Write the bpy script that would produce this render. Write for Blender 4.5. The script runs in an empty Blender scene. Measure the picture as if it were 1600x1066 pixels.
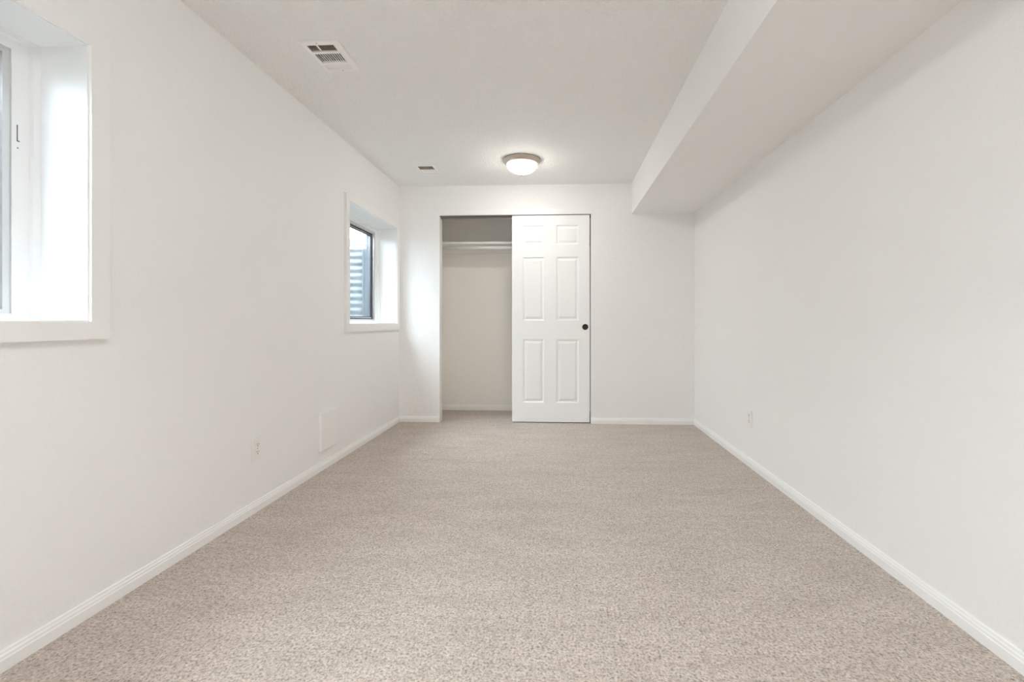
import bpy, bmesh, math, random
from mathutils import Vector, Matrix

random.seed(7)
scene = bpy.context.scene
COL = scene.collection

# ------------------------------------------------------------------ camera
FOCAL_PX, W, H = 730.0, 1600.0, 1066.0
PPX, PPY = 836.9, 503.0                 # optical centre: the photo is a slightly shifted crop
cam_data = bpy.data.cameras.new('camera')
cam_data.sensor_fit = 'HORIZONTAL'
cam_data.sensor_width = 36.0
cam_data.lens = 36.0 * FOCAL_PX / W
cam_data.shift_x = (W / 2 - PPX) / W
cam_data.shift_y = (PPY - H / 2) / W
cam_data.clip_start = 0.02
cam = bpy.data.objects.new('camera', cam_data)
COL.objects.link(cam)
cam.location = (0, 0, 0.985)
cam.rotation_euler = (math.pi / 2, 0, 0.0483)
scene.camera = cam

# ------------------------------------------------------------------ view
vs = scene.view_settings
scene.display_settings.display_device = 'sRGB'
vs.view_transform = 'Standard'
vs.look = 'None'
vs.gamma = 1.0
vs.use_curve_mapping = False
vs.exposure = 0.23
scene.cycles.max_bounces = 16
scene.cycles.diffuse_bounces = 10
scene.cycles.transparent_max_bounces = 12
scene.cycles.caustics_reflective = False
scene.cycles.caustics_refractive = False

# ------------------------------------------------------------------ sky
SKY_STRENGTH = 35.0
SKY_TINT = (0.87, 0.945, 1.02, 1)
world = bpy.data.worlds.new('daylight_sky')
scene.world = world
world.use_nodes = True
nt = world.node_tree
nt.nodes.clear()
o = nt.nodes.new('ShaderNodeOutputWorld')
bg = nt.nodes.new('ShaderNodeBackground')
# bright overcast sky: the zenith is brighter than the horizon
tc = nt.nodes.new('ShaderNodeTexCoord')
sp = nt.nodes.new('ShaderNodeSeparateXYZ')
up = nt.nodes.new('ShaderNodeMath'); up.operation = 'MAXIMUM'; up.inputs[1].default_value = 0.0
lum = nt.nodes.new('ShaderNodeMath'); lum.operation = 'MULTIPLY_ADD'
lum.inputs[1].default_value = 0.667 * SKY_STRENGTH
lum.inputs[2].default_value = 0.333 * SKY_STRENGTH
nt.links.new(tc.outputs['Generated'], sp.inputs[0])
nt.links.new(sp.outputs['Z'], up.inputs[0])
nt.links.new(up.outputs[0], lum.inputs[0])
bg.inputs['Color'].default_value = SKY_TINT
nt.links.new(lum.outputs[0], bg.inputs['Strength'])
nt.links.new(bg.outputs[0], o.inputs['Surface'])

# ------------------------------------------------------------------ dimensions (metres)
XL, XR = -1.569, 1.304         # side walls
YF, YB = -1.10, 4.539          # wall behind the camera, closet wall
HC = 2.32                      # ceiling
SX, SZ = 0.706, 2.023          # soffit edge, underside
CX0, CX1, CZ = -1.163, 0.316, 2.033    # closet opening
DX0, DX1, YH = -0.45, 0.45, -2.4     # doorway added behind the camera for fill light, hallway depth
YC = 5.171                     # closet back wall
WT = 0.26                      # outer wall thickness
REV = 0.17                     # window reveal depth
WIN = {1: (0.40, 1.481, 0.985, 1.907), 2: (3.409, 4.441, 0.968, 1.887)}

# ------------------------------------------------------------------ materials
def new_mat(name):
    m = bpy.data.materials.new(name)
    m.use_nodes = True
    n = m.node_tree
    return m, n, n.nodes['Principled BSDF']

def simple(name, col, rough=0.5, metal=0.0, spec=0.5):
    m, n, b = new_mat(name)
    b.inputs['Base Color'].default_value = (*col, 1)
    b.inputs['Roughness'].default_value = rough
    b.inputs['Metallic'].default_value = metal
    b.inputs['Specular IOR Level'].default_value = spec
    return m

def noise(n, scale, detail=2.0, rough=0.5, vec=None):
    t = n.nodes.new('ShaderNodeTexNoise')
    t.inputs['Scale'].default_value = scale
    t.inputs['Detail'].default_value = detail
    t.inputs['Roughness'].default_value = rough
    if vec is not None:
        n.links.new(vec, t.inputs['Vector'])
    return t

def ramp(n, src, stops):
    r = n.nodes.new('ShaderNodeValToRGB')
    e = r.color_ramp.elements
    while len(e) < len(stops):
        e.new(0.5)
    for i, (p, c) in enumerate(stops):
        e[i].position = p
        e[i].color = (*c, 1) if len(c) == 3 else c
    n.links.new(src, r.inputs['Fac'])
    return r

def coords(n):
    return n.nodes.new('ShaderNodeTexCoord').outputs['Object']

def plaster(name, col, s1, s2, strength, dist, rough=0.6):
    """painted plaster with a sprayed or knocked-down relief"""
    m, n, b = new_mat(name)
    b.inputs['Base Color'].default_value = (*col, 1)
    b.inputs['Roughness'].default_value = rough
    b.inputs['Specular IOR Level'].default_value = 0.3
    v = coords(n)
    a = noise(n, s1, 3.0, 0.55, v)
    c = noise(n, s2, 2.0, 0.5, v)
    ra = ramp(n, a.outputs['Fac'], [(0.40, (0, 0, 0)), (0.62, (1, 1, 1))])
    mx = n.nodes.new('ShaderNodeMath'); mx.operation = 'MULTIPLY_ADD'
    n.links.new(c.outputs['Fac'], mx.inputs[0])
    mx.inputs[1].default_value = 0.5
    n.links.new(ra.outputs['Color'], mx.inputs[2])
    bp = n.nodes.new('ShaderNodeBump')
    bp.inputs['Strength'].default_value = strength
    bp.inputs['Distance'].default_value = dist
    n.links.new(mx.outputs[0], bp.inputs['Height'])
    n.links.new(bp.outputs[0], b.inputs['Normal'])
    return m

WALL = (0.902, 0.897, 0.888)
M_wall = plaster('wall_paint', WALL, 38, 140, 0.16, 0.004)
M_closet = plaster('wall_paint_warm_lit', (0.93, 0.90, 0.855), 38, 140, 0.12, 0.004)  # wall paint shifted warmer and lighter to carry the closet's warm light
M_ceil = plaster('ceiling_texture_paint', (0.95, 0.947, 0.935), 85, 240, 0.6, 0.006, 0.75)
M_trim = simple('trim_paint', (0.91, 0.905, 0.89), 0.35)
M_door = simple('door_paint', (0.92, 0.935, 0.935), 0.38)
M_reveal = simple('reveal_paint', (0.88, 0.88, 0.875), 0.3)
M_plate = simple('outlet_plastic', (0.89, 0.875, 0.85), 0.3)
M_slot = simple('socket_hole', (0.05, 0.045, 0.04), 0.6)
M_screw = simple('screw_steel', (0.35, 0.33, 0.30), 0.4, 0.8)
M_vent = simple('vent_enamel', (0.945, 0.935, 0.92), 0.4)
M_blade = simple('shaded_dusty_blade', (0.58, 0.51, 0.45), 0.5)  # darker tan puts shade and dust into the blades tilted away
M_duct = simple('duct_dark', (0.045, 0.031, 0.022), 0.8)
M_bronze = simple('dark_bronze', (0.035, 0.022, 0.016), 0.4, 0.6)
M_nickel = simple('brushed_nickel', (0.62, 0.55, 0.48), 0.32, 1.0)
M_alu = simple('aluminium', (0.66, 0.66, 0.66), 0.38, 0.7)
M_gasket = simple('black_gasket', (0.03, 0.03, 0.035), 0.5)
M_concrete = simple('foundation_concrete', (0.45, 0.43, 0.40), 0.9)
M_lining = simple('weathered_frame', (0.10, 0.12, 0.14), 0.6)
M_track = simple('door_track_metal', (0.30, 0.27, 0.24), 0.5, 0.6)

def make_carpet():
    m, n, b = new_mat('carpet_pile')
    v = coords(n)
    b.inputs['Roughness'].default_value = 0.95
    b.inputs['Specular IOR Level'].default_value = 0.05
    b.inputs['Sheen Weight'].default_value = 0.25
    b.inputs['Sheen Roughness'].default_value = 0.6
    f1 = noise(n, 122, 3.5, 0.62, v)      # single tufts
    f2 = noise(n, 38, 3.0, 0.65, v)        # clumps
    mp = n.nodes.new('ShaderNodeMapping'); mp.inputs['Scale'].default_value = (1.0, 2.6, 1.0)
    n.links.new(v, mp.inputs['Vector'])
    f3 = noise(n, 3.0, 5.0, 0.65, mp.outputs[0])       # pile lying different ways after vacuuming
    c1 = ramp(n, f1.outputs['Fac'], [(0.33, (0.25, 0.19, 0.15)), (0.45, (0.555, 0.465, 0.40)), (0.62, (0.75, 0.66, 0.595))])
    c2 = ramp(n, f2.outputs['Fac'], [(0.30, (0.74, 0.72, 0.70)), (0.58, (1.0, 1.0, 1.0))])
    c3 = ramp(n, f3.outputs['Fac'], [(0.34, (0.87, 0.86, 0.845)), (0.62, (1.0, 1.0, 1.0))])
    def mul(a, c):
        x = n.nodes.new('ShaderNodeMix'); x.data_type = 'RGBA'; x.blend_type = 'MULTIPLY'
        x.inputs[0].default_value = 1.0
        n.links.new(a, x.inputs[6]); n.links.new(c, x.inputs[7])
        return x.outputs[2]
    col = mul(mul(c1.outputs['Color'], c2.outputs['Color']), c3.outputs['Color'])
    n.links.new(col, b.inputs['Base Color'])
    ad = n.nodes.new('ShaderNodeMath'); ad.operation = 'ADD'
    n.links.new(f1.outputs['Fac'], ad.inputs[0]); n.links.new(f2.outputs['Fac'], ad.inputs[1])
    bp = n.nodes.new('ShaderNodeBump')
    bp.inputs['Strength'].default_value = 0.7
    bp.inputs['Distance'].default_value = 0.01
    n.links.new(ad.outputs[0], bp.inputs['Height'])
    n.links.new(bp.outputs[0], b.inputs['Normal'])
    return m
M_carpet = make_carpet()

def make_glass():
    m = bpy.data.materials.new('window_glass'); m.use_nodes = True
    n = m.node_tree; n.nodes.clear()
    out = n.nodes.new('ShaderNodeOutputMaterial')
    t = n.nodes.new('ShaderNodeBsdfTransparent'); t.inputs[0].default_value = (0.93, 0.97, 0.98, 1)
    g = n.nodes.new('ShaderNodeBsdfGlossy'); g.inputs['Roughness'].default_value = 0.02
    lw = n.nodes.new('ShaderNodeLayerWeight')          # the same from both faces of the pane
    pw = n.nodes.new('ShaderNodeMath'); pw.operation = 'POWER'; pw.inputs[1].default_value = 4.0
    fr = n.nodes.new('ShaderNodeMath'); fr.operation = 'MULTIPLY_ADD'
    fr.inputs[1].default_value = 0.55; fr.inputs[2].default_value = 0.03
    n.links.new(lw.outputs['Facing'], pw.inputs[0]); n.links.new(pw.outputs[0], fr.inputs[0])
    mx = n.nodes.new('ShaderNodeMixShader')
    n.links.new(fr.outputs[0], mx.inputs[0]); n.links.new(t.outputs[0], mx.inputs[1]); n.links.new(g.outputs[0], mx.inputs[2])
    n.links.new(mx.outputs[0], out.inputs['Surface'])
    return m
M_glass = make_glass()

def make_galv():
    m, n, b = new_mat('galvanised_steel')
    v = coords(n)
    a = noise(n, 30, 4, 0.6, v)
    r = ramp(n, a.outputs['Fac'], [(0.3, (0.14, 0.16, 0.175)), (0.7, (0.19, 0.215, 0.23))])
    n.links.new(r.outputs['Color'], b.inputs['Base Color'])
    b.inputs['Metallic'].default_value = 0.3
    b.inputs['Roughness'].default_value = 0.5
    return m
M_galv = make_galv()

def make_gravel():
    m, n, b = new_mat('well_gravel')
    v = coords(n)
    t = n.nodes.new('ShaderNodeTexVoronoi'); t.inputs['Scale'].default_value = 40
    n.links.new(v, t.inputs['Vector'])
    r = ramp(n, t.outputs['Distance'], [(0.0, (0.45, 0.42, 0.38)), (0.6, (0.16, 0.14, 0.12))])
    n.links.new(r.outputs['Color'], b.inputs['Base Color'])
    b.inputs['Roughness'].default_value = 0.9
    return m
M_gravel = make_gravel()

def make_ground():
    m, n, b = new_mat('dry_lawn')
    a = noise(n, 25, 4, 0.6, coords(n))
    r = ramp(n, a.outputs['Fac'], [(0.3, (0.16, 0.17, 0.08)), (0.7, (0.33, 0.32, 0.17))])
    n.links.new(r.outputs['Color'], b.inputs['Base Color'])
    b.inputs['Roughness'].default_value = 0.95
    return m
M_ground = make_ground()

def make_bowl(color, power):
    m, n, b = new_mat('lit_frosted_glass')
    b.inputs['Base Color'].default_value = (0.9, 0.87, 0.8, 1)
    b.inputs['Roughness'].default_value = 0.4
    # the bulbs sit low in the bowl: its rim glows dim and warm, its belly bright
    sp = n.nodes.new('ShaderNodeSeparateXYZ')
    n.links.new(coords(n), sp.inputs[0])
    mr = n.nodes.new('ShaderNodeMapRange')
    mr.interpolation_type = 'SMOOTHSTEP'
    mr.inputs['From Min'].default_value = -0.036
    mr.inputs['From Max'].default_value = -0.088
    n.links.new(sp.outputs['Z'], mr.inputs['Value'])
    cr = ramp(n, mr.outputs[0], [(0.0, (1.0, 0.84, 0.58)), (0.35, color)])
    st = n.nodes.new('ShaderNodeMath'); st.operation = 'MULTIPLY_ADD'
    st.inputs[1].default_value = power; st.inputs[2].default_value = 1.0
    n.links.new(mr.outputs[0], st.inputs[0])
    n.links.new(cr.outputs['Color'], b.inputs['Emission Color'])
    n.links.new(st.outputs[0], b.inputs['Emission Strength'])
    return m

# ------------------------------------------------------------------ mesh helpers
def link(name, bm, mat, parent=None, smooth=False, loc=None):
    bmesh.ops.recalc_face_normals(bm, faces=bm.faces[:])
    me = bpy.data.meshes.new(name)
    bm.to_mesh(me); bm.free()
    me.materials.append(mat)
    if smooth:
        for p in me.polygons:
            p.use_smooth = True
    ob = bpy.data.objects.new(name, me)
    COL.objects.link(ob)
    if parent is not None:
        ob.parent = parent
    if loc is not None:
        ob.location = loc
    return ob

def box(bm, x0, x1, y0, y1, z0, z1, bevel=0.0, seg=2, rot=None, about=None):
    vs_ = [bm.verts.new((x, y, z)) for x in (x0, x1) for y in (y0, y1) for z in (z0, z1)]
    idx = [(0, 1, 3, 2), (4, 6, 7, 5), (0, 4, 5, 1), (2, 3, 7, 6), (0, 2, 6, 4), (1, 5, 7, 3)]
    fs = [bm.faces.new([vs_[i] for i in f]) for f in idx]
    geom = vs_
    if bevel > 0:
        es = list({e for f in fs for e in f.edges})
        r = bmesh.ops.bevel(bm, geom=es, offset=bevel, segments=seg, profile=0.5, affect='EDGES')
        geom = list({v for f in r['faces'] for v in f.verts} | {v for v in vs_ if v.is_valid})
    if rot is not None:
        bmesh.ops.rotate(bm, verts=geom, cent=about, matrix=rot)

def perforated(bm, plane, a0, a1, b0, b1, c0, c1, holes):
    """solid slab c0..c1 thick over a0..a1 x b0..b1, with rectangular openings; plane names the axes (a, b, c)"""
    A = sorted({a0, a1, *[h[0] for h in holes], *[h[1] for h in holes]})
    B = sorted({b0, b1, *[h[2] for h in holes], *[h[3] for h in holes]})
    ax = {'x': 0, 'y': 1, 'z': 2}
    cache = {}
    def vert(a, b, c):
        k = (a, b, c)
        if k not in cache:
            p = [0, 0, 0]
            p[ax[plane[0]]], p[ax[plane[1]]], p[ax[plane[2]]] = a, b, c
            cache[k] = bm.verts.new(p)
        return cache[k]
    def solid(i, j):
        if i < 0 or j < 0 or i >= len(A) - 1 or j >= len(B) - 1:
            return False
        am, bmid = (A[i] + A[i + 1]) / 2, (B[j] + B[j + 1]) / 2
        return not any(h[0] < am < h[1] and h[2] < bmid < h[3] for h in holes)
    for i in range(len(A) - 1):
        for j in range(len(B) - 1):
            if not solid(i, j):
                continue
            p = [(A[i], B[j]), (A[i + 1], B[j]), (A[i + 1], B[j + 1]), (A[i], B[j + 1])]
            for c in (c0, c1):
                bm.faces.new([vert(q[0], q[1], c) for q in p])
            for k, (di, dj) in enumerate(((0, -1), (1, 0), (0, 1), (-1, 0))):
                if not solid(i + di, j + dj):
                    q, r = p[k], p[(k + 1) % 4]
                    bm.faces.new([vert(*q, c0), vert(*r, c0), vert(*r, c1), vert(*q, c1)])

def ring(bm, plane, outer, inner, c0, c1, bevel=0.0):
    """rectangular frame: outer/inner = (a0, a1, b0, b1)"""
    perforated(bm, plane, *outer, c0, c1, [inner])

def extrude_profile(bm, prof, axis, t0, t1):
    """prof: list of (d, z); d = distance from wall, run along axis from t0 to t1; returned in (d, t, z)"""
    a = [bm.verts.new((d, t0, z)) for d, z in prof]
    b = [bm.verts.new((d, t1, z)) for d, z in prof]
    n = len(prof)
    for i in range(n):
        bm.faces.new([a[i], a[(i + 1) % n], b[(i + 1) % n], b[i]])
    bm.faces.new(a); bm.faces.new(b[::-1])

def lathe(bm, prof, n=64, cap0=False, cap1=False):
    rings = []
    for r, z in prof:
        if r < 1e-6:
            rings.append([bm.verts.new((0, 0, z))])
        else:
            rings.append([bm.verts.new((r * math.cos(2 * math.pi * i / n), r * math.sin(2 * math.pi * i / n), z)) for i in range(n)])
    for a, b in zip(rings, rings[1:]):
        for i in range(n):
            j = (i + 1) % n
            if len(a) == 1 and len(b) == 1:
                continue
            if len(a) == 1:
                bm.faces.new([a[0], b[i], b[j]])
            elif len(b) == 1:
                bm.faces.new([a[i], a[j], b[0]])
            else:
                bm.faces.new([a[i], a[j], b[j], b[i]])
    if cap0 and len(rings[0]) > 1: bm.faces.new(rings[0][::-1])
    if cap1 and len(rings[-1]) > 1: bm.faces.new(rings[-1])

def cyl(bm, c, r, h, axis='z', n=24):
    m = Matrix.Translation(c)
    if axis == 'x': m = m @ Matrix.Rotation(math.pi / 2, 4, 'Y')
    if axis == 'y': m = m @ Matrix.Rotation(math.pi / 2, 4, 'X')
    bmesh.ops.create_cone(bm, cap_ends=True, segments=n, radius1=r, radius2=r, depth=h, matrix=m)

def tag(o, label=None, cat=None, group=None, kind=None):
    if label: o['label'] = label
    if cat: o['category'] = cat
    if group: o['group'] = group
    if kind: o['kind'] = kind
    return o

def thing(name, loc, label, cat, group=None, kind=None, rot=None):
    e = bpy.data.objects.new(name, None)
    e.empty_display_size = 0.1
    COL.objects.link(e)
    e.location = loc
    if rot: e.rotation_euler = rot
    return tag(e, label, cat, group, kind)

def structure(name, bm, mat, label, cat, smooth=False):
    return tag(link(name, bm, mat, smooth=smooth), label, cat, kind='structure')

# ------------------------------------------------------------------ room shell
TOP = HC + 0.16
V1 = (-1.210, -1.078, 2.192, 2.402)     # ceiling openings of the two registers
V2 = (-1.205, -1.073, 3.940, 4.150)

bm = bmesh.new()
perforated(bm, 'xyz', XL - 0.05, XR + 0.05, YF - 0.05, YC + 0.05, -0.12, 0.0, [])
structure('floor', bm, M_carpet, 'speckled beige cut-pile carpet covering the whole floor', 'carpet')

bm = bmesh.new()
perforated(bm, 'xyz', XL - 0.05, XR + 0.05, YF - 0.05, YC + 0.05, HC, TOP, [V1, V2])
structure('ceiling', bm, M_ceil, 'white textured ceiling with two registers and a dome light', 'ceiling')

bm = bmesh.new()
perforated(bm, 'yzx', YF - 0.1, YC + 0.1, -0.12, TOP, XL - WT, XL, [WIN[1], WIN[2]])
structure('wall_left', bm, M_wall, 'off-white left wall with two recessed windows', 'wall')

bm = bmesh.new()
perforated(bm, 'yzx', YF - 0.1, YC + 0.1, -0.12, TOP, XR, XR + 0.12, [])
structure('wall_right', bm, M_wall, 'plain off-white right wall below the soffit', 'wall')

bm = bmesh.new()
perforated(bm, 'xzy', XL, XR, -0.12, HC, YB, YB + 0.10, [(CX0, CX1, -0.2, CZ)])
structure('wall_back', bm, M_wall, 'off-white end wall with the closet opening', 'wall')

bm = bmesh.new()
perforated(bm, 'xzy', XL, XR, -0.12, HC, YF - 0.1, YF, [(DX0, DX1, -0.2, 2.03)])
structure('wall_front', bm, M_wall, 'off-white wall with an added unseen doorway opposite the closet', 'wall')

# unseen hallway, added to bring lamp light in through a doorway behind the camera
bm = bmesh.new()
perforated(bm, 'xyz', -1.3, 1.9, YH - 0.05, YF - 0.05, -0.12, 0.0, [])
structure('floor_hall', bm, M_carpet, 'beige carpet of the added unseen hallway beyond the doorway', 'carpet')
bm = bmesh.new()
perforated(bm, 'xyz', -1.3, 1.9, YH - 0.05, YF - 0.05, HC, TOP, [])
structure('ceiling_hall', bm, M_ceil, 'white ceiling of the added unseen hallway beyond the doorway', 'ceiling')
bm = bmesh.new()
box(bm, -1.3, 1.9, YH - 0.1, YH, -0.12, TOP)
box(bm, -1.3, -1.2, YH, YF - 0.1, -0.12, TOP)
box(bm, 1.8, 1.9, YH, YF - 0.1, -0.12, TOP)
box(bm, XR, 1.9, YF - 0.1, YF, -0.12, TOP)
structure('wall_hall', bm, M_wall, 'off-white walls of the added unseen hallway beyond the doorway', 'wall')

bm = bmesh.new()
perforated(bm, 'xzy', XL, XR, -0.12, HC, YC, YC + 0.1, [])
structure('wall_closet_back', bm, M_closet, 'back wall inside the closet, warm light put into its colour', 'wall')
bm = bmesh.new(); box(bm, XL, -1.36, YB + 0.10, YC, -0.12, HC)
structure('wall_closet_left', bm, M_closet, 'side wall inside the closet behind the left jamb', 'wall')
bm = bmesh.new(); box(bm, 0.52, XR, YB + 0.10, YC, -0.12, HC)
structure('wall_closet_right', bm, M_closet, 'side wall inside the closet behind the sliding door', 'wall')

bm = bmesh.new(); box(bm, SX, XR, YF, YB, SZ, HC)
structure('ceiling_soffit', bm, M_wall, 'boxed white soffit running along the top of the right wall', 'soffit')

# baseboards
PROF = [(0, 0), (0.012, 0), (0.012, 0.034), (0.010, 0.037), (0.0095, 0.044), (0.0065, 0.049), (0.006, 0.055), (0.004, 0.058), (0, 0.058)]
def baseboard(name, wall, t0, t1, label):
    bm = bmesh.new()
    extrude_profile(bm, PROF, 'y', t0, t1)
    for v in bm.verts:
        d, t, z = v.co
        if wall == 'left': v.co = (XL + d, t, z)
        elif wall == 'right': v.co = (XR - d, t, z)
        elif wall == 'back': v.co = (t, YB - d, z)
        elif wall == 'closet': v.co = (t, YC - d, z)
        elif wall == 'front': v.co = (t, YF + d, z)
    return structure(name, bm, M_trim, label, 'baseboard')
baseboard('baseboard_left', 'left', YF, YB, 'white baseboard along the foot of the left wall')
baseboard('baseboard_right', 'right', YF, YB, 'white baseboard along the foot of the right wall')
baseboard('baseboard_back', 'back', XL + 0.012, CX0, 'short white baseboard left of the closet opening')
baseboard('baseboard_back.001', 'back', CX1, XR - 0.012, 'white baseboard right of the sliding closet door')
baseboard('baseboard_closet', 'closet', -1.36, 0.52, 'white baseboard at the back of the closet')
baseboard('baseboard_front', 'front', XL + 0.012, DX0, 'white baseboard left of the doorway opposite the closet')
baseboard('baseboard_front.001', 'front', DX1, XR - 0.012, 'white baseboard right of the doorway opposite the closet')

# closet header trim and jamb linings
bm = bmesh.new()
box(bm, CX0 - 0.006, CX1 + 0.010, YB - 0.009, YB, CZ - 0.006, CZ + 0.050, 0.002)
structure('trim_1', bm, M_trim, 'white header trim over the closet opening', 'trim')
bm = bmesh.new()
box(bm, CX0, CX1, YB + 0.006, YB + 0.092, CZ - 0.010, CZ)
box(bm, CX0, CX1, YB + 0.050, YB + 0.054, CZ - 0.030, CZ - 0.010)
structure('trim_2', bm, M_track, 'grey sliding door track under the closet header', 'trim')

# ------------------------------------------------------------------ windows
def window(n, label):
    y0, y1, z0, z1 = WIN[n]
    root = thing('window_%d' % n, (XL, (y0 + y1) / 2, z0), label, 'window', kind='structure')
    def put(bm, name, mat, parent=root, smooth=False, lab=None):
        inv = Matrix.Translation(-Vector(root.location))
        bmesh.ops.transform(bm, matrix=inv, verts=bm.verts[:])
        ob = link(name, bm, mat, parent, smooth)
        if lab: ob['label'] = lab
        return ob
    # casing on the room face of the wall
    bm = bmesh.new()
    ring(bm, 'yzx', (y0 - 0.052, y1 + 0.062, z0 - 0.058, z1 + 0.050), (y0 + 0.001, y1 - 0.001, z0 + 0.001, z1 - 0.001), XL, XL + 0.020)
    es = [e for e in bm.edges if all(v.co.x > XL + 0.01 for v in e.verts) and len(e.link_faces) == 2 and abs(e.calc_face_angle(0)) > 0.5]
    bmesh.ops.bevel(bm, geom=es, offset=0.003, segments=2, profile=0.5, affect='EDGES')
    put(bm, 'casing', M_trim)
    # painted liner boards of the reveal
    xo = XL - REV
    t = 0.006
    bm = bmesh.new()
    ring(bm, 'yzx', (y0, y1, z0, z1), (y0 + t, y1 - t, z0 + t, z1 - t), xo - 0.03, XL + 0.010)
    put(bm, 'reveal_lining', M_reveal)
    # stepped white inner frame round the slider
    fy, ft, fb = 0.075, 0.052, 0.026
    bm = bmesh.new()
    ring(bm, 'yzx', (y0 + t, y1 - t, z0 + t, z1 - t), (y0 + 0.026, y1 - 0.026, z0 + 0.012, z1 - 0.022), xo - 0.02, xo + 0.018)
    ring(bm, 'yzx', (y0 + 0.026, y1 - 0.026, z0 + 0.012, z1 - 0.022), (y0 + fy, y1 - fy, z0 + fb, z1 - ft), xo - 0.03, xo)
    put(bm, 'inner_frame', M_reveal)
    # outer lining of the opening in the foundation
    bm = bmesh.new()
    ring(bm, 'yzx', (y0, y1, z0, z1), (y0 + t, y1 - t, z0 + t, z1 - t), XL - WT - 0.004, xo - 0.0305)
    put(bm, 'outer_lining', M_lining)
    # aluminium slider frame
    a0, a1, b0, b1 = y0 + fy, y1 - fy, z0 + fb, z1 - ft
    bm = bmesh.new()
    ring(bm, 'yzx', (a0, a1, b0, b1), (a0 + 0.022, a1 - 0.022, b0 + 0.014, b1 - 0.020), xo - 0.030, xo - 0.004)
    put(bm, 'window_frame', M_alu)
    bm = bmesh.new()
    ring(bm, 'yzx', (a0, a1, b0, b1), (a0 + 0.022, a1 - 0.022, b0 + 0.014, b1 - 0.020), xo - 0.080, xo - 0.0302)
    put(bm, 'outer_track', M_lining)
    # two sashes, each with gasket and pane; the far one slides on the inner track
    mid = (a0 + a1) / 2 - 0.06
    gw = 0.005 if n == 1 else 0.016
    for k, (s0, s1, xs) in enumerate(((mid - 0.02, a1 - 0.020, xo - 0.032), (a0 + 0.020, mid + 0.02, xo - 0.058))):
        c0, c1 = b0 + 0.012, b1 - 0.018
        bm = bmesh.new()
        ring(bm, 'yzx', (s0, s1, c0, c1), (s0 + 0.022, s1 - 0.022, c0 + 0.022, c1 - 0.022), xs - 0.009, xs + 0.009)
        sash = put(bm, 'sash', M_alu)
        bm = bmesh.new()
        ring(bm, 'yzx', (s0 - 0.004, s1 + 0.004, c0 - 0.004, c1 + 0.004), (s0 + gw - 0.002, s1 - gw + 0.002, c0 + gw - 0.002, c1 - gw + 0.002), xs + 0.0085, xs + 0.011)
        ring(bm, 'yzx', (s0 + 0.020, s1 - 0.020, c0 + 0.020, c1 - 0.020), (s0 + 0.027, s1 - 0.027, c0 + 0.027, c1 - 0.027), xs - 0.004, xs + 0.0105)
        put(bm, 'gasket', M_gasket, sash, lab='black rubber gasket')
        bm = bmesh.new()
        box(bm, xs - 0.002, xs + 0.002, s0 + 0.021, s1 - 0.021, c0 + 0.021, c1 - 0.021)
        put(bm, 'pane', M_glass, sash)
    # latch slot and screw hole in the inner frame
    if n == 1:
        bm = bmesh.new()
        box(bm, xo, xo + 0.0006, y1 - 0.061, y1 - 0.0585, z1 - 0.339, z1 - 0.288)
        box(bm, xo, xo + 0.0006, y1 - 0.061, y1 - 0.053, z1 - 0.341, z1 - 0.338)
        cyl(bm, (xo, y1 - 0.0585, z1 - 0.362), 0.002, 0.0012, 'x', 12)
        put(bm, 'latch_slot', M_slot, lab='dark latch slot')
    return root

window(1, 'recessed sliding window at the left edge nearest the viewer')
window(2, 'recessed sliding window with dark frame beside the closet wall')

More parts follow.
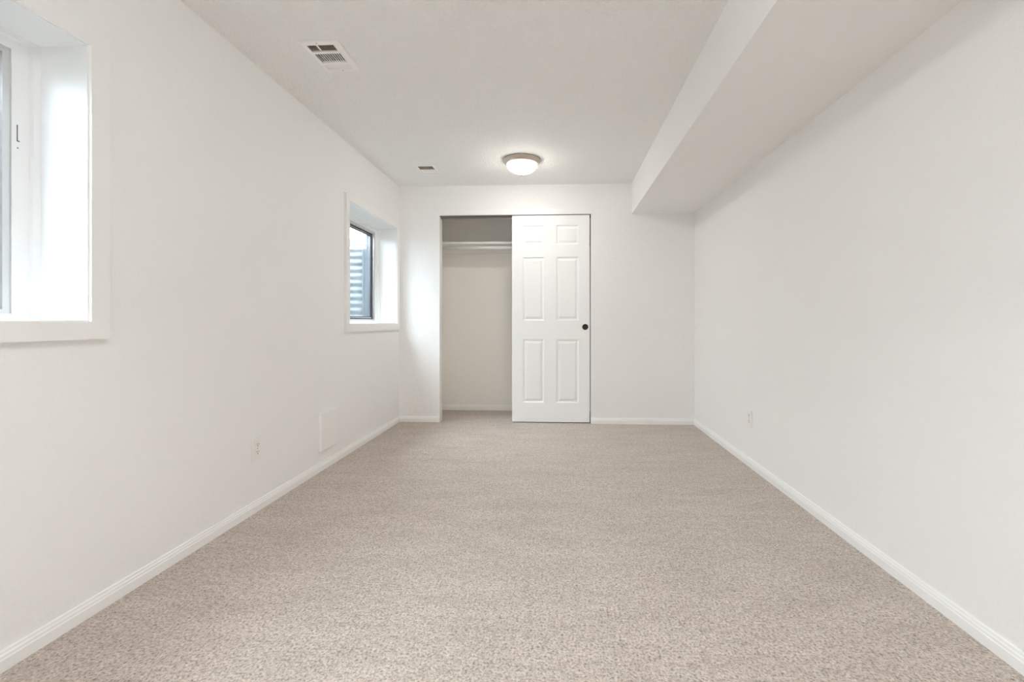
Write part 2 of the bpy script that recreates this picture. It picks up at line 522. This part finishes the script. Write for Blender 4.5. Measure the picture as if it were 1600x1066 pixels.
# ------------------------------------------------------------------ outside: window wells and lawn
XO = XL - WT
GZ = 1.66
def well_outline(n, k=48):
    y0, y1, _, _ = WIN[n]
    yc, a, b = (y0 + y1) / 2, (y1 - y0) / 2 + 0.10, 0.95
    pts = []
    for i in range(k + 1):
        th = math.pi * i / k
        cx_, cy_ = math.sin(th), math.cos(th)
        pts.append((XO - b * abs(cx_) ** 0.6, yc - a * math.copysign(abs(cy_) ** 0.6, cy_)))
    return pts
def well(n, label, label_cover, label_gravel):
    pts = well_outline(n)
    z0, z1 = WIN[n][2] - 0.40, GZ + 0.05
    bm = bmesh.new()
    rows = int((z1 - z0) / 0.068 * 8)
    cols = []
    yc = (WIN[n][0] + WIN[n][1]) / 2
    for r in range(rows + 1):
        z = z0 + (z1 - z0) * r / rows
        d = 0.0032 * math.sin(2 * math.pi * (z - z0) / 0.068)
        row = []
        for i, (x, y) in enumerate(pts):
            x2, y2 = pts[min(i + 1, len(pts) - 1)]; x1, y1 = pts[max(i - 1, 0)]
            t = Vector((x2 - x1, y2 - y1)).normalized()
            nx, ny = -t.y, t.x
            row.append(bm.verts.new((x + nx * d, y + ny * d, z)))
        cols.append(row)
    for a, b in zip(cols, cols[1:]):
        for i in range(len(pts) - 1):
            bm.faces.new([a[i], a[i + 1], b[i + 1], b[i]])
    ob = link('window_well', bm, M_galv, smooth=True)
    md = ob.modifiers.new('thickness', 'SOLIDIFY'); md.thickness = 0.003
    tag(ob, label, 'window well', kind='structure')
    for (fx, fy), sg in ((pts[0], 1), (pts[-1], -1)):
        bm = bmesh.new()
        box(bm, XO - 0.105, XO - 0.001, fy + sg * 0.012, fy + sg * 0.016, z0, z1 - 0.002)
        for q in (0.025, 0.055, 0.085):
            box(bm, XO - q - 0.006, XO - q, fy + sg * 0.0165, fy + sg * 0.022, z0, z1 - 0.002)
        link('flange', bm, M_lining, ob)
    # gravel floor
    bm = bmesh.new()
    lo = [bm.verts.new((x, y, z0 + 0.04)) for x, y in pts]
    bm.faces.new(lo)
    r = bmesh.ops.extrude_face_region(bm, geom=bm.faces[:])
    bmesh.ops.translate(bm, vec=(0, 0, 0.08), verts=[e for e in r['geom'] if isinstance(e, bmesh.types.BMVert)])
    tag(link('well_gravel', bm, M_gravel), label_gravel, 'gravel', kind='structure')
    # steel grate lying on the rim
    root = thing('well_grate', (XO, yc, z1), label_cover, 'grate', 'steel grates over the window wells')
    ya, yb = pts[0][1], pts[-1][1]
    half = abs(yb - ya) / 2
    bm = bmesh.new()
    k = int(2 * half / 0.10)
    for i in range(1, k):
        y = -half + 2 * half * i / k
        ln = 0.95 * (1 - (abs(y) / half) ** (2 / 0.6)) ** 0.3
        box(bm, -ln, -0.01, y - 0.004, y + 0.004, 0.0, 0.025)
    link('bars', bm, M_galv, root)
    bm = bmesh.new()
    for x in (-0.25, -0.5, -0.75):
        w = half * (1 - (abs(x) / 0.95) ** (2 / 0.6)) ** 0.3
        box(bm, x - 0.006, x + 0.006, -w, w, 0.006, 0.026)
    link('cross_bars', bm, M_galv, root)
well(1, 'corrugated galvanised well outside the nearest window', 'steel bar grate over the well outside the nearest window', 'gravel at the bottom of the well outside the nearest window')
well(2, 'corrugated galvanised well outside the window near the closet', 'steel bar grate over the well outside the window near the closet', 'gravel at the bottom of the well outside the window near the closet')

bm = bmesh.new()
line = [(-4.0, XO)]
for n in (1, 2):
    line += [(y, x) for x, y in well_outline(n)]
line.append((9.0, XO))
FARX = -8.0
for (ya, xa), (yb, xb) in zip(line, line[1:]):
    if abs(yb - ya) < 1e-6: continue
    q = [bm.verts.new(p) for p in ((xa, ya, GZ), (xb, yb, GZ), (FARX, yb, GZ), (FARX, ya, GZ))]
    bm.faces.new(q)
lawn = link('lawn', bm, M_ground)
tag(lawn, 'strip of lawn outside the left wall at window head height', 'lawn', kind='structure')

# ------------------------------------------------------------------ sliding closet door
def door():
    x0, x1, z0, z1 = -0.451, 0.3035, 0.010, 2.022
    yf, th = YB + 0.010, 0.034
    root = thing('door_1', ((x0 + x1) / 2, yf + th / 2, 0.0), 'white six-panel sliding closet door covering the right half of the opening', 'door', kind='structure')
    ox, oy = root.location.x, root.location.y
    px = [(-0.345, -0.138), (-0.018, 0.199)]
    pz = [(0.198, 0.813), (0.997, 1.615), (1.738, 1.925)]
    bm = bmesh.new()
    X = [x0] + [v for p in px for v in p] + [x1]
    Z = [z0] + [v for p in pz for v in p] + [z1]
    cache = {}
    def V(x, y, z):
        k = (round(x, 5), round(y, 5), round(z, 5))
        if k not in cache: cache[k] = bm.verts.new((x - ox, y - oy, z))
        return cache[k]
    def rect(a, b, c, d, y): return [V(a, y, c), V(b, y, c), V(b, y, d), V(a, y, d)]
    prof = [(0.0, 0.0), (0.004, 0.004), (0.010, 0.0085), (0.017, 0.0085), (0.024, 0.0065), (0.036, 0.002), (0.040, 0.0015)]
    for i in range(5):
        for j in range(7):
            a, b, c, d = X[i], X[i + 1], Z[j], Z[j + 1]
            if (i % 2 == 1) and (j % 2 == 1):
                prev = rect(a, b, c, d, yf)
                for ins, dep in prof[1:]:
                    cur = rect(a + ins, b - ins, c + ins, d - ins, yf + dep)
                    for k in range(4):
                        bm.faces.new([prev[k], prev[(k + 1) % 4], cur[(k + 1) % 4], cur[k]])
                    prev = cur
                bm.faces.new(prev)
            else:
                bm.faces.new(rect(a, b, c, d, yf))
    yb = yf + th
    # sides and back
    for i in range(5):
        bm.faces.new([V(X[i], yf, z0), V(X[i + 1], yf, z0), V(X[i + 1], yb, z0), V(X[i], yb, z0)])
        bm.faces.new([V(X[i], yf, z1), V(X[i + 1], yf, z1), V(X[i + 1], yb, z1), V(X[i], yb, z1)])
    for j in range(7):
        bm.faces.new([V(x0, yf, Z[j]), V(x0, yf, Z[j + 1]), V(x0, yb, Z[j + 1]), V(x0, yb, Z[j])])
        bm.faces.new([V(x1, yf, Z[j]), V(x1, yf, Z[j + 1]), V(x1, yb, Z[j + 1]), V(x1, yb, Z[j])])
    for i in range(5):
        for j in range(7):
            bm.faces.new(rect(X[i], X[i + 1], Z[j], Z[j + 1], yb))
    link('door_slab', bm, M_door, root)
    # flush finger pull: rim and sunken cup
    bm = bmesh.new()
    lathe(bm, [(0.0, 0.0005), (0.020, 0.0005), (0.023, 0.002), (0.0245, 0.0032), (0.0275, 0.0030), (0.029, 0.0010), (0.029, -0.004), (0.0, -0.004)], 48)
    bmesh.ops.rotate(bm, verts=bm.verts[:], cent=(0, 0, 0), matrix=Matrix.Rotation(math.pi / 2, 3, 'X'))
    bmesh.ops.translate(bm, verts=bm.verts[:], vec=(0.262 - ox, yf - oy, 0.935))
    h = link('finger_pull', bm, M_bronze, root, True)
    h['label'] = 'round dark bronze finger pull'
door()

# ------------------------------------------------------------------ closet shelf and hanging rod
bm = bmesh.new()
root = thing('closet_shelf', (-0.42, YC, 1.80), 'white wooden shelf across the top of the open closet', 'shelf')
box(bm, -0.94, 0.94, -0.325, 0.0, 0.0, 0.022, 0.002)
link('shelf_board', bm, M_trim, root)
bm = bmesh.new(); box(bm, -0.94, 0.94, -0.019, 0.0, -0.055, 0.0, 0.002)
link('cleat', bm, M_trim, root)
root = thing('closet_rod', (-0.42, YC - 0.295, 1.762), 'white hanging rod just under the closet shelf', 'closet rod')
bm = bmesh.new(); cyl(bm, (0, 0, 0), 0.0165, 1.835, 'x', 32)
link('rod', bm, M_trim, root, True)
for s in (-1, 1):
    bm = bmesh.new(); cyl(bm, (s * 0.9185, 0, 0), 0.027, 0.007, 'x', 32)
    link('rod_socket', bm, M_trim, root)

# ------------------------------------------------------------------ dome ceiling light
def ceiling_light(loc, label, color, power):
    root = thing('ceiling_light', loc, label, 'ceiling light')
    bm = bmesh.new()
    lathe(bm, [(0.0, 0.0), (0.152, 0.0), (0.1555, -0.004), (0.155, -0.010), (0.150, -0.014), (0.149, -0.020), (0.142, -0.027), (0.137, -0.036), (0.132, -0.039), (0.128, -0.036), (0.124, -0.024), (0.0, -0.026)], 96)
    p = link('metal_pan', bm, M_nickel, root, True); p['label'] = 'brushed nickel rim'
    bm = bmesh.new()
    prof = []
    R, dep = 0.1270, 0.078
    for i in range(17):
        t = math.pi / 2 * i / 16
        prof.append((R * math.cos(t) ** 0.9 if i < 16 else 0.0, -0.031 - dep * math.sin(t)))
    lathe(bm, prof, 96)
    g = link('glass_bowl', bm, make_bowl(color, power), root, True); g['label'] = 'glowing frosted glass bowl'
    bm = bmesh.new()
    z = -0.031 - dep
    lathe(bm, [(0.0, z + 0.003), (0.0135, z + 0.003), (0.014, z - 0.001), (0.010, z - 0.004), (0.0055, z - 0.006), (0.0055, z - 0.010), (0.008, z - 0.014), (0.0075, z - 0.019), (0.004, z - 0.023), (0.0, z - 0.024)], 32)
    f = link('finial', bm, M_nickel, root, True); f['label'] = 'small nickel finial'
    return root
ceiling_light((-0.298, 3.845, HC), 'lit frosted glass dome light with nickel rim near the closet', (1.0, 0.985, 0.935), 50.0)
ceiling_light((-0.298, 0.55, HC), 'added dome light out of view above the viewer, brightening the room', (0.91, 0.96, 1.0), 68.0)  # added lamp out of view, evens out the room light
ceiling_light((0.0, -1.75, HC), 'added unseen dome light in the hallway, brightening the room from behind', (0.95, 0.98, 1.0), 320.0)  # added strong lamp, fills the room from behind through the doorway

# ------------------------------------------------------------------ ceiling registers
def register(hole, pad, label, sections):
    x0, x1, y0, y1 = hole
    cx_, cy_ = (x0 + x1) / 2, (y0 + y1) / 2
    root = thing('ceiling_vent', (cx_, cy_, HC), label, 'air vent')
    hx, hy = (x1 - x0) / 2, (y1 - y0) / 2
    fl, fr, fn, ff = pad
    # face plate with a shallow sloped rim
    bm = bmesh.new()
    o = (-hx - fl, hx + fr, -hy - fn, hy + ff)
    m_ = (o[0] + 0.008, o[1] - 0.008, o[2] + 0.008, o[3] - 0.008)
    def rv(r, z): return [bm.verts.new((a, b, z)) for a, b in ((r[0], r[2]), (r[1], r[2]), (r[1], r[3]), (r[0], r[3]))]
    u_ = (o[0] + 0.004, o[1] - 0.004, o[2] + 0.004, o[3] - 0.004)
    loops = [rv(u_, 0.0), rv(u_, -0.002), rv(o, -0.0025), rv(o, -0.0042), rv(m_, -0.0065), rv((-hx, hx, -hy, hy), -0.0065), rv((-hx, hx, -hy, hy), 0.012)]
    for a, b in zip(loops, loops[1:]):
        for k in range(4):
            bm.faces.new([a[k], a[(k + 1) % 4], b[(k + 1) % 4], b[k]])
    fr_ = link('face_plate', bm, M_vent, root)
    # louvres
    for kind, a, b, cnt, tilt in sections:
        a -= cy_; b -= cy_
        if kind == 'bar':
            bm = bmesh.new(); box(bm, -hx, hx, a, b, -0.005, 0.006)
            link('divider', bm, M_vent, root)
            continue
        for k in range(cnt):
            bm = bmesh.new()
            if kind == 'across':
                y = a + (b - a) * (k + 0.5) / cnt
                box(bm, -hx, hx, y - 0.0075, y + 0.0075, 0.002, 0.0032)
                bmesh.ops.rotate(bm, verts=bm.verts[:], cent=(0, y, 0.0026), matrix=Matrix.Rotation(tilt, 3, 'X'))
            else:
                x = -hx + 2 * hx * (k + 0.5) / cnt
                box(bm, x - 0.007, x + 0.007, a, b, 0.002, 0.0032)
                bmesh.ops.rotate(bm, verts=bm.verts[:], cent=(x, 0, 0.0026), matrix=Matrix.Rotation(tilt, 3, 'Y'))
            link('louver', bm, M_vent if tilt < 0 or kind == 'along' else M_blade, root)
    # dark sheet-metal boot above the opening
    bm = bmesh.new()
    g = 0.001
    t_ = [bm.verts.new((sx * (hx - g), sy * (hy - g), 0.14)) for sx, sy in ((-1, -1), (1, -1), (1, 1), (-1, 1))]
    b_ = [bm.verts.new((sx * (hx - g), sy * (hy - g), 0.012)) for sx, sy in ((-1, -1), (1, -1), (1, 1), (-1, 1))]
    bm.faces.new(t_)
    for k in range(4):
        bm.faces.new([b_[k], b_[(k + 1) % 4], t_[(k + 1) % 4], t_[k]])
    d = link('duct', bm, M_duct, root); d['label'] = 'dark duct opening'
    return root, hx, hy

root, hx, hy = register(V1, (0.026, 0.034, 0.032, 0.028), 'white ceiling register with open dark louvres and a lever, nearest the viewer',
    [('across', 2.194, 2.250, 4, 0.95), ('bar', 2.250, 2.266, 0, 0), ('along', 2.266, 2.346, 11, 0.55), ('bar', 2.346, 2.360, 0, 0), ('across', 2.360, 2.401, 3, -0.55)])
bm = bmesh.new()
box(bm, -0.016, -0.009, -hy - 0.012, -hy + 0.034, -0.011, -0.008, 0.0012)
box(bm, -0.016, -0.009, -hy - 0.012, -hy - 0.006, -0.009, -0.004)
l = link('lever', bm, M_vent, root)
for sx, sy in ((-0.008, -hy - 0.018), (0.006, hy + 0.017)):
    bm = bmesh.new(); cyl(bm, (sx, sy, -0.0055), 0.0035, 0.002, 'z', 16)
    s = link('screw', bm, M_screw, root); s['label'] = 'dark screw head'
root, hx, hy = register(V2, (0.024, 0.024, 0.024, 0.024), 'small white ceiling register with closed louvres, nearer the closet',
    [('across', 3.942, 4.040, 6, 0.95), ('bar', 4.040, 4.062, 0, 0), ('across', 4.062, 4.148, 6, -0.55)])

# ------------------------------------------------------------------ outlets and access panel
def outlet(loc, side, label, hh, hw):
    """plate in local (y along wall, z up), x pointing into the room; side=-1 for the right wall"""
    root = thing('power_outlet', loc, label, 'power outlet', 'duplex outlets in the side walls', rot=(0, 0, 0 if side > 0 else math.pi))
    bm = bmesh.new(); box(bm, 0.0, 0.008, -hw, hw, -hh, hh, 0.003, 3)
    link('cover_plate', bm, M_plate, root)
    for s in (-1, 1):
        bm = bmesh.new()
        cyl(bm, (0.0085, 0, s * 0.0195), 0.0165, 0.003, 'x', 32)
        for v in bm.verts:
            v.co.z = s * 0.0195 + max(-0.0135, min(0.0135, v.co.z - s * 0.0195))
        r = link('receptacle', bm, M_plate, root)
        bm = bmesh.new()
        box(bm, 0.0098, 0.0104, -0.0076, -0.0050, s * 0.0195 - 0.001, s * 0.0195 + 0.008)
        box(bm, 0.0098, 0.0104, 0.0050, 0.0076, s * 0.0195 - 0.001, s * 0.0195 + 0.007)
        cyl(bm, (0.0100, 0, s * 0.0195 - 0.0075), 0.0030, 0.0007, 'x', 16)
        link('slots', bm, M_slot, r)['label'] = 'dark socket slots'
    bm = bmesh.new(); cyl(bm, (0.0082, 0, 0), 0.003, 0.0014, 'x', 16)
    link('screw', bm, M_screw, root)
    return root
outlet((XL, 2.356, 0.327), 1, 'white double outlet low on the left wall', 0.063, 0.036)
outlet((XR, 3.240, 0.330), -1, 'white double outlet low on the right wall', 0.058, 0.036)

bm = bmesh.new()
box(bm, 0.0, 0.017, -0.1125, 0.1125, 0.0, 0.252, 0.0025, 2)
o = link('access_panel', bm, M_trim, loc=(XL, 3.105, 0.132))
tag(o, 'blank white rectangular cover panel low on the left wall', 'access panel')

# ------------------------------------------------------------------ daylight portals at the two windows (sampling aid for the sky)
for n in (1, 2):
    y0, y1, z0, z1 = WIN[n]
    ld = bpy.data.lights.new('window_portal', 'AREA')
    ld.shape = 'RECTANGLE'; ld.size = z1 - z0; ld.size_y = y1 - y0
    ld.cycles.is_portal = True
    lo = bpy.data.objects.new('window_portal', ld)
    COL.objects.link(lo)
    lo.location = (XL - WT - 0.01, (y0 + y1) / 2, (z0 + z1) / 2)
    lo.rotation_euler = (0, -math.pi / 2, 0)
